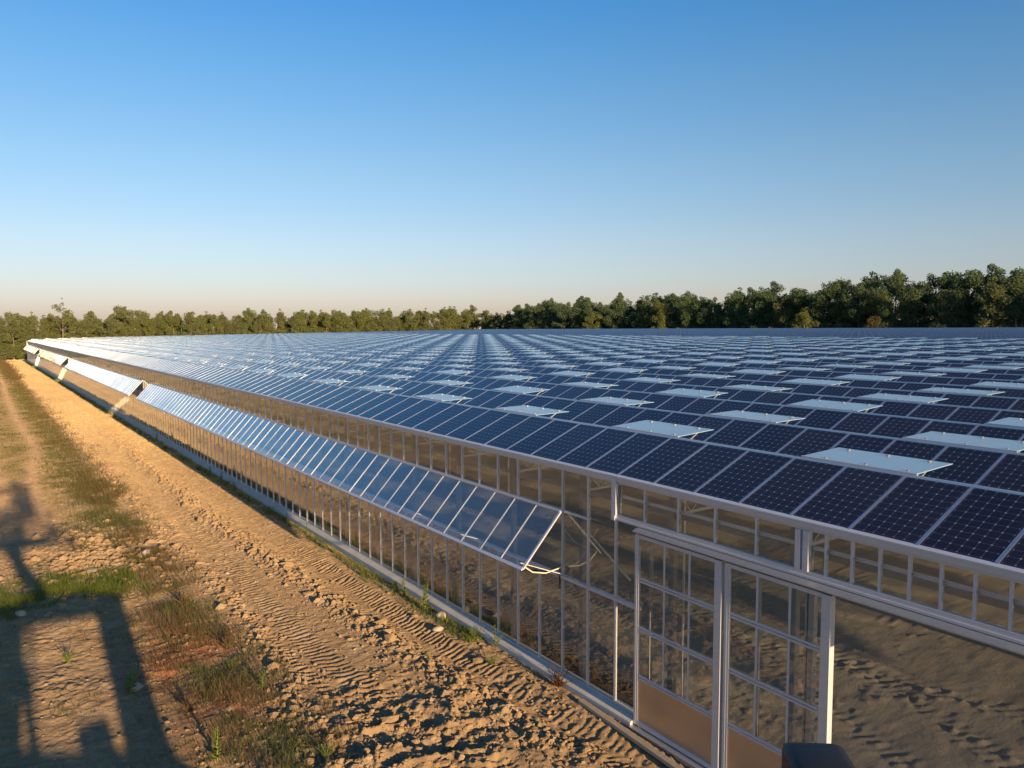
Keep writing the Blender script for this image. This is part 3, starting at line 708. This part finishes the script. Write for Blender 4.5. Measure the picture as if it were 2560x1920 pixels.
def tree_proto(seed, h, spread, kind, bare=False):
    """kind 0 broad round, 1 tall oval, 2 ragged and lopsided, 3 narrow spire-like"""
    rg = np.random.default_rng(seed); mb = MB(); lean = rg.normal(0, .03, 2)
    ax = lambda t: Vector((lean[0] * h * t, lean[1] * h * t, h * t))
    top = ax(.88); mid = ax(.28)
    mb.tube([(0, 0, -.6), (0, 0, .3), mid, (mid + top) / 2 + Vector((rg.normal() * .3, rg.normal() * .3, 0)), top], [.34, .27, .20, .11, .03], 7)
    prof = [lambda t: math.sin(math.pi * min(1, (t + .10) / 1.12)) ** .6, lambda t: math.sin(math.pi * min(1, (t + .18) / 1.2)) ** .8 * .82,
            lambda t: (.55 + .45 * math.sin(7 * t + seed)) * math.sin(math.pi * min(1, (t + .1) / 1.1)) ** .5, lambda t: (1 - t) ** .75 * .75 + .08][kind]
    cen, rad = [], []
    for i in range(16 if not bare else 8):
        t = (.10 + .84 * (i + rg.uniform(0, .9)) / 16) if not bare else (.5 + .42 * (i + rg.uniform(0, .8)) / 8 if kind == 0 else .72 + .25 * (i + rg.uniform(0, .8)) / 8)
        a = i * 2.4 + rg.uniform(-.6, .6); L = spread * prof(t) * rg.uniform(.6, 1.12)
        s_ = ax(max(.05, t - .10)); e = ax(t) + Vector((math.cos(a) * L, math.sin(a) * L, L * rg.uniform(.0, .25)))
        mb.tube([s_, s_.lerp(e, .5) + Vector((0, 0, -.1)), e], [.09, .06, .02], 5)
        for f in ((.45, .72, .98) if not bare else (.8, 1.0)):
            c = s_.lerp(e, f) + Vector(rg.normal(0, .35, 3)); cen.append(np.array(c)); rad.append(spread * rg.uniform(.17, .33) * (1 if not bare else .7))
    if not bare:
        for q in range(9): a = q * .7 + rg.uniform(-.3, .3); cen.append(np.array((math.cos(a) * spread * .55, math.sin(a) * spread * .55, h * rg.uniform(.04, .45)))); rad.append(spread * rg.uniform(.26, .36))
    for q in range(4): cen.append(np.array(ax(.86 + .05 * q) + Vector(rg.normal(0, .35, 3)))); rad.append(spread * (.28 - .05 * q) * (1 if not bare else .6))
    V, F = leaf_cloud(cen, rad, 92 if not bare else 60, .36, rg, .88)
    return mb.mesh('trunk', smooth=True), mesh_np('crown', V, F)
PROT = [tree_proto(100 + i, 15 + (i % 4) * .9, (5.0, 4.5, 5.2, 4.0)[k] + .25 * (i % 3), k) for i, k in enumerate((0, 1, 2, 0, 1, 3, 2, 0, 1))]
for t_, c_ in PROT: t_.materials.append(M['bark'])
def add_tree(x, y, s, i, leaf, label, group, name='tree', cat='tree', proto=None, sz=None):
    z = float(zx(min(x, 200)) + tg(min(y, 300))) - .2
    r_ = empty(name, (x, y, z)); t_, c_ = proto or PROT[i % len(PROT)]
    key = c_.name + leaf.name
    cm = CM.get(key)
    if cm is None:
        cm = c_.copy(); cm.materials.clear(); cm.materials.append(leaf); CM[key] = cm
    o = bpy.data.objects.new('trunk', t_); COL.objects.link(o); o.parent = r_
    o = bpy.data.objects.new('crown', cm); COL.objects.link(o); o.parent = r_
    r_.rotation_euler = (0, 0, random.uniform(0, 6.28)); r_.scale = (s * random.uniform(.92, 1.12),) * 2 + (sz or s,)
    tag(r_, label, cat, group); return r_
CM = {}
rr = random.Random(5)
# back edge of the clearing, behind the far gable (front row, then a taller row behind)
x = -62.0
while x < 172:
    sl_ = rr.uniform(.66, .90)
    add_tree(x, 284 + rr.uniform(-4, 5) + max(0, -x) * .10, sl_ * 1.1, rr.randrange(9), M['leafyel'] if rr.random() < .3 else M['leaf'],
             'sunlit olive green broadleaf tree in the wood edge behind the far end of the roof', 'sunlit trees along the far end')
    x += rr.uniform(3.4, 4.8)
x = -70.0
while x < 190:
    add_tree(x, 297 + rr.uniform(-4, 5), rr.uniform(.84, 1.02), rr.randrange(9), M['leaf'],
             'sunlit olive green broadleaf tree in the wood edge behind the far end of the roof', 'sunlit trees along the far end')
    x += rr.uniform(4.6, 6.4)
x = -66.0
while x < 150:
    add_tree(x, 290 + rr.uniform(-2, 2), rr.uniform(.74, .92), rr.choice((0, 3, 7, 2)), M['leaf'],
             'sunlit olive green broadleaf tree in the wood edge behind the far end of the roof', 'sunlit trees along the far end')
    x += rr.uniform(6.0, 8.5)
# right edge of the clearing, beyond the far side of the roof
y = 276.0
while y > 22:
    k = 1.0 + .12 * (1 - y / 276)
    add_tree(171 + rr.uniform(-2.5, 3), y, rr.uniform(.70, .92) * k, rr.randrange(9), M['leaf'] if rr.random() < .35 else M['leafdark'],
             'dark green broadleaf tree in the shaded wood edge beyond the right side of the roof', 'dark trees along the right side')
    y -= rr.uniform(3.8, 5.4)
y = 276.0
while y > 20:
    k = 1.06 + .16 * (1 - y / 276)
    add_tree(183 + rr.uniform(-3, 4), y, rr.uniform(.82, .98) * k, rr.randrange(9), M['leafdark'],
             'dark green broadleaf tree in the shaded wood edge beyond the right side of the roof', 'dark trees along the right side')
    y -= rr.uniform(4.8, 6.4)
y = 280.0
while y > 14:
    k = 1.1 + .2 * (1 - y / 276)
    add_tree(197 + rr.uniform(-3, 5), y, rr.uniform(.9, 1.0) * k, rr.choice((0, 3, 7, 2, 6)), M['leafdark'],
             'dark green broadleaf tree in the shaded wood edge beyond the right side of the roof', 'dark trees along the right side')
    y -= rr.uniform(6.5, 8.5)
BARE = tree_proto(311, 19, 4.6, 0, True); BARE[0].materials.append(M['bark'])
add_tree(10.5, 277, .98, 0, M['leaf'], 'tall thin tree with bare pale limbs and sparse tufts above the left wood', None, proto=BARE)
add_tree(164.5, 94, .52, 2, M['leafred'], 'small rusty tinged tree among the dark green wood on the right', None)
add_tree(163, 112, .74, 4, M['leafyel'], 'pale yellow green tree next to the rusty tinged one in the dark wood', None)
add_tree(164, 196, .68, 3, M['leafyel'], 'bright pale green young tree rising in front of the wood right of centre', None)
add_tree(163, 163, .66, 6, M['leafyel'], 'light green bushy tree low before the dark wood on the right', None)

# unseen leaning tree added behind the viewpoint to cast the left yard's soft shadows
pb = tree_proto(401, 19, 3.6, 1, True); pb[0].materials.append(M['bark'])
bt = add_tree(-11.5, -25, .64, 0, M['leaf'], 'unseen thin leaning tree added behind the viewpoint to shade the left yard', None, proto=pb)
bt.rotation_euler = (0, R(6.5), 0.0)
# ------------------------------------------------------------------ boom lift that carries the camera (its shadow falls across the yard)
LX, LY = 0, -13.6
BL = tag(empty('boom_lift', (-9.84, LY, 0)), 'black rounded box of a boom lift at the bottom edge before the sliding doors', 'lift')
def part(name, mb, m_, bevel=0.0, parent=BL):
    o = mb.build(name, m_, None, bevel); o.data.transform(Matrix.Translation((10.4, -LY, 0))); o.parent = parent; return o
mb = MB(); mb.box(-11.75, -9.05, LY - 2.6, LY + .4, .45, 1.5); mb.box(-12.3, -8.4, LY - 2.2, LY + .1, 1.51, 2.5); part('chassis', mb, M['orange'], .05)
for wx in (-11.7, -9.1):
    for wy in (LY - 2.1, LY - .1):
        mb = MB(); mb.tube([(wx - .2, wy, .45), (wx + .2, wy, .45)], .46, 20); part('wheel', mb, M['rubber'])
mb = MB(); mb.hexa([(-13.0, LY - 1.5, 2.52), (-8.2, LY - 1.5, 2.52), (-8.2, LY - .3, 2.52), (-13.0, LY - .3, 2.52), (-12.4, LY - 1.5, 3.75), (-8.9, LY - 1.5, 3.25), (-8.9, LY - .3, 3.25), (-12.4, LY - .3, 3.75)]); mb.box(-10.5, -9.9, LY - 1.2, LY - .6, 3.3, 3.75); part('engine_cover', mb, M['orange'], .06)
mb = MB(); mb.bar((-12.0, LY - .7, 3.4), (-11.7, LY - .7, 5.3), .95, .4, upv=(0, 1, 0)); mb.bar((-11.2, LY - .5, 3.3), (-11.45, LY - .5, 5.1), .16, .16); part('lower_arm', mb, M['orange'], .03)
mb = MB(); mb.bar((-9.45, LY - .7, 2.9), (-9.0, LY - .7, 5.4), .75, .4, upv=(0, 1, 0)); part('upper_arm', mb, M['orange'], .02)
mb = MB(); mb.box(-12.3, -9.42, LY - .85, LY - .45, 5.02, 5.5); part('link_beam', mb, M['orange'], .03)
mb = MB(); mb.bar((-10.6, LY - .7, 5.4), (-11.5, LY - .3, 6.72), .34, .34, upv=(0, 1, 0)); part('jib', mb, M['orange'], .02)
mb = MB(); mb.box(-12.1, -10.2, LY - .6, LY + .75, 6.7, 6.8); part('basket_floor', mb, M['galv'])
mb = MB()
for z in (7.25, 7.8):
    for a, b in (((-12.08, LY - .58), (-10.22, LY - .58)), ((-12.08, LY + .73), (-10.22, LY + .73)), ((-12.08, LY - .58), (-12.08, LY + .73)), ((-10.22, LY - .58), (-10.22, LY + .73))):
        mb.tube([a + (z,), b + (z,)], .025, 6)
for a in ((-12.08, LY - .58), (-10.22, LY - .58), (-12.08, LY + .73), (-10.22, LY + .73)): mb.tube([a + (6.8,), a + (7.82,)], .025, 6)
part('guard_rail', mb, M['orange'])
# control box on an outrigger of the basket: the only piece the picture shows
D = FW + RT * ((2050 - 1280) / 1957.6) + UP * (-(1948 - 960) / 1957.6); D = D / np.linalg.norm(D)
cb = CAM + D * 2.2
mb = MB(); hw = .078
mb.box(-.075, .075, -hw, hw, -.12, .055)
o = mb.build('control_box', M['black'], None, .025, True); o.location = (cb[0] + 9.84, cb[1] - LY, cb[2]); o.rotation_euler = (0, 0, R(-38)); o.parent = BL
mb = MB(); mb.tube([(-10.22, LY + .7, 6.85), (cb[0] - .56, cb[1], 6.5), (cb[0] - .56, cb[1], cb[2] - .10)], .022, 6); part('outrigger', mb, M['black'])

# ------------------------------------------------------------------ plants and loose things in the yard
def blades(px, py, h, wd, rg, lean=.45, seg=3, z=None):
    """grass blades: a narrow bent strip each"""
    n = len(px); pz = ground_h(px, py) if z is None else z
    a = rg.uniform(0, 6.283, n); dx, dy = np.cos(a), np.sin(a); l = rg.uniform(.1, 1, n) * lean * h
    b2 = rg.uniform(0, 6.283, n); wx, wy = np.cos(b2) * wd * .5, np.sin(b2) * wd * .5
    ring = []
    for k in range(seg + 1):
        t = k / seg; sx = l * t * t; sh = h * (t - .18 * t * t * (l / np.maximum(h, 1e-3))); tw = (1 - t) ** .8 if k < seg else 0.06
        cx_, cy_, cz_ = px + dx * sx, py + dy * sx, pz - .02 + sh
        ring.append(np.stack([cx_ - wx * tw, cy_ - wy * tw, cz_], -1)); ring.append(np.stack([cx_ + wx * tw, cy_ + wy * tw, cz_], -1))
    V = np.stack(ring, 1); m_ = V.shape[1]
    q = np.array([[2 * k, 2 * k + 1, 2 * k + 3, 2 * k + 2] for k in range(seg)])
    F = (np.arange(n)[:, None, None] * m_ + q[None]).reshape(-1, 4)
    return V.reshape(-1, 3), F
def tufts(cx_, cy_, per, r_, h0, h1, wd, rg, lean=.6):
    n = len(cx_) * per; px = np.repeat(cx_, per) + rg.normal(0, 1, n) * np.repeat(r_, per); py = np.repeat(cy_, per) + rg.normal(0, 1, n) * np.repeat(r_, per)
    return blades(px, py, rg.uniform(h0, h1, n) * np.repeat(rg.uniform(.6, 1.3, len(cx_)), per), np.repeat(wd, per) if np.ndim(wd) else wd, rg, lean)
def stuff(name, parts, m_, label, cat):
    V, F, b = [], [], 0
    for v, f in parts: V.append(v); F.append(f + b); b += len(v)
    return tag(link(name, mesh_np(name, np.concatenate(V), np.concatenate(F)), m_), label, cat, None, 'stuff')
rg = np.random.default_rng(21)
def strip(n, y0, y1, xc, sx, p=1.0):
    y = y0 + (y1 - y0) * rg.uniform(0, 1, n) ** p; return xc(y) + rg.normal(0, 1, n) * sx, y
# lush green patch
ps = []
c = np.concatenate([np.stack([rg.normal(-7.75, .42, 190), rg.normal(15.7, .9, 190)], 1), np.stack([rg.normal(-9.4, .75, 200), rg.normal(16.2, .75, 200)], 1), np.stack([rg.normal(-10.7, .5, 90), rg.normal(15.2, .8, 90)], 1)])
c = c[fbm(c[:, 0] * 1.1, c[:, 1] * .8, 3, 180) > -.10]
ps.append(tufts(c[:, 0], c[:, 1], 22, np.full(len(c), .12), .08, .32, .016, rg, .9))
stuff('green_grass', ps, M['grass'], 'lush bright green grass patch lying across the yard on the left', 'grass')
# scruffy growth along the left edge of the wheel tracks: dry, rusty and green tufts mixed
x_, y_ = strip(3800, 1.0, 36, lambda y: np.interp(y, [2, 8, 16, 34], [-6.6, -6.4, -6.5, -6.35]), .62)
f1 = fbm(x_ * .8, y_ * .6, 4, 160, .6); f2 = fbm(x_ * 1.3, y_ * 1.0, 3, 165) + rg.normal(0, .12, len(x_))
k = (f1 > -.20) & (rg.uniform(0, 1, len(x_)) < .85)
kd, kg = k & (f2 < .07), k & (f2 >= .07)
ps = [tufts(x_[kd], y_[kd], 13, np.full(kd.sum(), .13), .06, .26, .010, rg, 1.1)]
j = rg.choice(np.flatnonzero(kd), 160); ps.append(tufts(x_[j], y_[j], 5, np.full(160, .05), .35, .62, .010, rg, .55))
x2, y2 = strip(1500, 30, 150, lambda y: -6.3 + 0 * y, .6, 1.4); ps.append(tufts(x2, y2, 9, np.full(1500, .25), .08, .34, .022, rg, .9))
x2, y2 = strip(500, 150, 270, lambda y: -6.4 + 0 * y, .7); ps.append(tufts(x2, y2, 10, np.full(500, .4), .2, .6, .08, rg, .7))
stuff('dry_weeds', ps, M['dry'], 'brown dry weeds growing along the left edge of the dirt track', 'weeds')
ps = [tufts(x_[kg], y_[kg], 13, np.full(kg.sum(), .12), .06, .24, .012, rg, 1.0)]
x2, y2 = strip(1100, 24, 130, lambda y: -6.9 + 0 * y, .7, 1.3); ps.append(tufts(x2, y2, 9, np.full(1100, .25), .08, .26, .022, rg, .9))
stuff('green_weeds', ps, M['weedgreen'], 'dull green weeds mixed into the brown growth beside the dirt track', 'weeds')
c = np.stack([rg.normal(-7.1, .7, 700), rg.normal(7.2, 2.7, 700)], 1); c = c[fbm(c[:, 0] * 1.2, c[:, 1] * 1.2, 3, 190) > -.08]
ps = [tufts(c[:, 0], c[:, 1], 18, np.full(len(c), .13), .03, .13, .012, rg, 1.4)]
stuff('rusty_weeds', ps, M['redweed'], 'low rust red weeds matted on the ground in the left foreground', 'weeds')
# olive field grass left of the strip, with the worn path left bare
ps = []
n = 5200; x_ = rg.uniform(-12.5, -6.2, n); y_ = 20 + 230 * rg.uniform(0, 1, n) ** 1.7
pc = np.interp(y_, [0, 30, 37, 52, 70, 96, 185, 260], [-9.8, -9.4, -9.1, -8.1, -8.5, -8.6, -8.3, -8.2])
k = (np.abs(x_ - pc) > .55) & ~((y_ < 40) & (x_ < -8.6)) & (fbm(x_ * .5, y_ * .25, 3, 140) > -.12); x_, y_ = x_[k], y_[k]
ps.append(tufts(x_, y_, 12, .12 + y_ * .0016, .05, .18, .012 + y_ * .0004, rg, 1.0))
n = 1500; x_ = rg.uniform(-60, -11, n); y_ = rg.uniform(45, 275, n); ps.append(tufts(x_, y_, 10, .5 + y_ * 0, .15, .45, .09 + y_ * 0, rg, .8))
n = 700; x_ = rg.uniform(-11, -6.3, n); y_ = rg.uniform(0, 22, n); k = fbm(x_ * .6, y_ * .6, 3, 150) > .12; ps.append(tufts(x_[k], y_[k], 16, np.full(k.sum(), .09), .04, .14, .012, rg, 1.1))
stuff('field_grass', ps, M['olive'], 'short olive grass on both sides of the worn footpath on the left', 'grass')
# dry growth inside along the glass
ps = []
x_, y_ = strip(1100, -.5, 60, lambda y: .55 + 0 * y, .28, 1.5); x_ = np.maximum(x_, .2); ps.append(tufts(x_, y_, 14, np.full(1100, .06), .08, .32, .012, rg, .7))
stuff('indoor_weeds', ps, M['dry'], 'dry golden weeds growing behind the glass along the inside of the wall', 'weeds')
# a low ragged fringe at the foot of the concrete base
ps = []
x_, y_ = strip(1500, 5, 250, lambda y: np.where(y < 25, -.50, -.62), .15, 1.9); x_ = np.minimum(x_, -.30)
ps.append(tufts(x_, y_, 10, .06 + y_ * .0008, .04, .2, .014 + y_ * .0003, rg, .9))
stuff('fringe_grass', ps, M['weed'], 'ragged green growth fringing the foot of the concrete base', 'grass')

# single weeds: an upright leafy stem or a spreading bush
def weed_mesh(seed, h, stems, leafy, spread):
    rg_ = np.random.default_rng(seed); mb = MB(); V, F = [], []
    for s in range(stems):
        a = rg_.uniform(0, 6.28); t = rg_.uniform(.1, 1) * spread; tip = Vector((math.cos(a) * t, math.sin(a) * t, h * rg_.uniform(.55, 1)))
        p = [Vector((0, 0, -.03)), Vector((tip.x * .35, tip.y * .35, tip.z * .5)), tip]
        mb.tube(p, [.008, .006, .003], 5)
        for q in range(leafy):
            f = .12 + .88 * q / leafy; c = p[0].lerp(p[1], f * 2) if f < .5 else p[1].lerp(p[2], f * 2 - 1)
            b = q * 2.4 + rg_.uniform(-.4, .4); L = h * .16 * (1.25 - f) + .018; d = Vector((math.cos(b), math.sin(b), .55)).normalized(); w_ = Vector((-d.y, d.x, 0)).normalized() * L * .16
            k = len(V); V += [c, c + d * L * .5 + w_, c + d * L, c + d * L * .5 - w_]; F.append((k, k + 1, k + 2, k + 3))
    o = len(mb.v); mb.v += [tuple(v) for v in V]; mb.f += [tuple(i + o for i in f) for f in F]; mb.mi += [0] * len(F)
    return mb.mesh('weed')
WM = [weed_mesh(i, .42 + .05 * (i % 4), 2 + i % 4, 24, .12 + .05 * (i % 3)) for i in range(6)] + [weed_mesh(20 + i, .32, 14, 16, .34) for i in range(3)]
for w_ in WM: w_.materials.append(M['weed'])
def weed(x, y, i, s, label, group=None, material=None, name='weed'):
    me = WM[i]
    if material:
        me = me.copy(); me.materials.clear(); me.materials.append(material)
    o = link(name, me); o.location = (x, y, H(x, y) - .01); o.scale = (s, s, s); o.rotation_euler = (0, 0, random.uniform(0, 6.28)); return tag(o, label, 'weed', group)
for x, y, i, s in [(-.43, 18.2, 1, 1.0), (-.52, 17.4, 0, .9), (-.6, 15.5, 3, .9), (-.5, 15.0, 6, .7), (-.7, 11.9, 2, 1.0), (-.62, 11.3, 5, .9), (-.3, 10.2, 6, .8), (-.33, 9.6, 3, .9), (-.5, 9.2, 4, .8),
                   (-.6, 6.6, 1, .8), (-.42, 5.2, 6, .9), (-.5, 5.0, 2, .8), (-.9, 3.5, 7, .85)]:
    weed(x, y, i, s, 'small green weed in the row along the concrete base of the glass wall', 'weeds along the concrete base')
for k in range(44):
    y = 20 + 90 * (k / 44.0) ** 1.4 + rr.uniform(-.4, .4); weed(-.45 - .004 * min(y, 60) + rr.uniform(-.12, .12), y, rr.randrange(9), rr.uniform(.75, 1.25), 'small green weed in the row along the concrete base of the glass wall', 'weeds along the concrete base')
weed(-.5, 7.8, 3, 1.55, 'tall upright green weed with side shoots, halfway along the near stretch of concrete base')
weed(-.3, 4.3, 1, 1.35, 'upright green weed standing above its bushy foot near the concrete base')
weed(-.34, 1.6, 7, 1.5, 'bushy rusty brown weed against the concrete base left of the doors', None, M['redweed'])
weed(-2.0, 4.8, 6, .55, 'tiny green weed alone on the bare ribbed clay')
weed(-8.5, 6.95, 2, 1.5, 'slender yellow green weed beside a pale stone in the left foreground')
weed(-5.95, 5.45, 0, 1.5, 'thin upright green weed at the right edge of the rusty patch')
weed(-7.55, 2.9, 3, 1.3, 'leafy green weed at the bottom edge of the yard')
weed(-7.6, 5.4, 8, 1.1, 'spiky dry weed with a tall bare stalk in the left foreground', None, M['dry'])
weed(-9.5, 9.8, 7, 1.0, 'low dark green weed on the lit clay in the left foreground')
weed(-5.8, 1.8, 6, 1.0, 'small grey green weed at the bottom edge below the churned clay')
weed(-6.0, 8.4, 8, 1.4, 'dry branching brown weed beside the wheel track', None, M['dry'])
weed(-6.3, 12.2, 8, 1.5, 'dry tangled brown weed below the lush grass patch', None, M['dry'])
# stones
def stone(x, y, r_, seed, label):
    import bmesh
    bm = bmesh.new(); bmesh.ops.create_icosphere(bm, subdivisions=3, radius=1); rg_ = np.random.default_rng(seed); k = rg_.normal(size=(7, 3))
    for v in bm.verts:
        d = np.array(v.co); s = 1 + .10 * sum(math.sin(2.2 * float(d @ q) + i) for i, q in enumerate(k)) / 2
        for q in k[:5]:
            q_ = q / np.linalg.norm(q); e = float(d @ q_) - .72
            if e > 0: s -= e * .9
        v.co = Vector(d * s * np.array([1, .8, .6]))
    me = bpy.data.meshes.new('stone'); bm.to_mesh(me); bm.free(); o = link('stone', me, M['stone'])
    o.location = (x, y, H(x, y) + r_ * .2); o.scale = (r_,) * 3; o.rotation_euler = (0, 0, seed); return tag(o, label, 'stone')
stone(-8.32, 7.2, .16, 3, 'pale stone beside the slender weed in the left foreground')
stone(-8.2, 17.4, .24, 4, 'pale angular stone at the foot of the rubble above the lush grass')
stone(-6.3, 18.6, .22, 5, 'light square stone at the right end of the rubble by the dry weeds')
stone(-.95, 6.2, .15, 6, 'rounded clay stone near the concrete base between two weeds')
stone(-.42, 7.0, .20, 8, 'reddish clay stone leaning on the concrete base')
stone(-4.35, 14.9, .07, 9, 'small grey stone lying in the left wheel track')
stone(-10.35, 14.2, .16, 12, 'flat pale stone below the left end of the lush grass')
# loose clods on the squeezed-up ridges
import bmesh as _bm
b0 = _bm.new(); _bm.ops.create_icosphere(b0, subdivisions=1, radius=1); iv = np.array([v.co[:] for v in b0.verts]); jf = np.array([[v.index for v in f.verts] for f in b0.faces]); b0.free()
cx_, cy_, cs_ = [], [], []
for f, n, sg, y0, y1, p in ((RCL, 3400, .30, -1, 60, 1.3), (LCL, 2300, .28, 1, 60, 1.3)):
    y = y0 + (y1 - y0) * rg.uniform(0, 1, n) ** p; cx_.append(f(y) + rg.normal(0, 1, n) * sg); cy_.append(y); cs_.append(rg.lognormal(-3.5, .55, n))
n = 900; cx_.append(rg.normal(-8.0, 1.0, n)); cy_.append(rg.normal(19.3, 2.0, n)); cs_.append(rg.lognormal(-2.75, .5, n))
n = 2600; cx_.append(rg.normal(-4.4, 2.0, n)); cy_.append(rg.normal(1.2, 2.2, n)); cs_.append(rg.lognormal(-3.7, .5, n))
n = 5000; cx_.append(rg.uniform(-11.5, -.4, n)); cy_.append(rg.uniform(0, 45, n)); cs_.append(rg.lognormal(-3.95, .45, n))
cx_, cy_, cs_ = map(np.concatenate, (cx_, cy_, cs_)); k = cx_ < -.25; cx_, cy_, cs_ = cx_[k], cy_[k], np.minimum(cs_[k], .16)
cz_ = ground_h(cx_, cy_); n = len(cx_)
V = iv[None] * (1 + rg.normal(0, .22, (n, len(iv), 1))) * cs_[:, None, None] * np.stack([rg.uniform(.8, 1.5, n), rg.uniform(.8, 1.3, n), rg.uniform(.5, .9, n)], -1)[:, None]
V = V + np.stack([cx_, cy_, cz_ + cs_ * .15], -1)[:, None]
F = (np.arange(n)[:, None, None] * len(iv) + jf[None]).reshape(-1, 3)
me = mesh_np('clay_clods', V.reshape(-1, 3), F)
for nm in ('growth', 'sand', 'rust', 'inside'): me.attributes.new(nm, 'FLOAT', 'POINT')
tag(link('clay_clods', me, M['soil']), 'loose clay clods scattered along the wheel tracks and in the rubble', 'clods', None, 'stuff')
# plank on the ground by the doors
mb = MB(); mb.box(-.07, .07, -1.75, 1.75, 0, .075); o = mb.build('wooden_plank', M['wood'], None, .006)
o.location = (-.50, -1.05, .045); o.rotation_euler = (0, 0, R(-3.2)); tag(o, 'long grey wooden plank lying on the clay in front of the doors', 'plank')
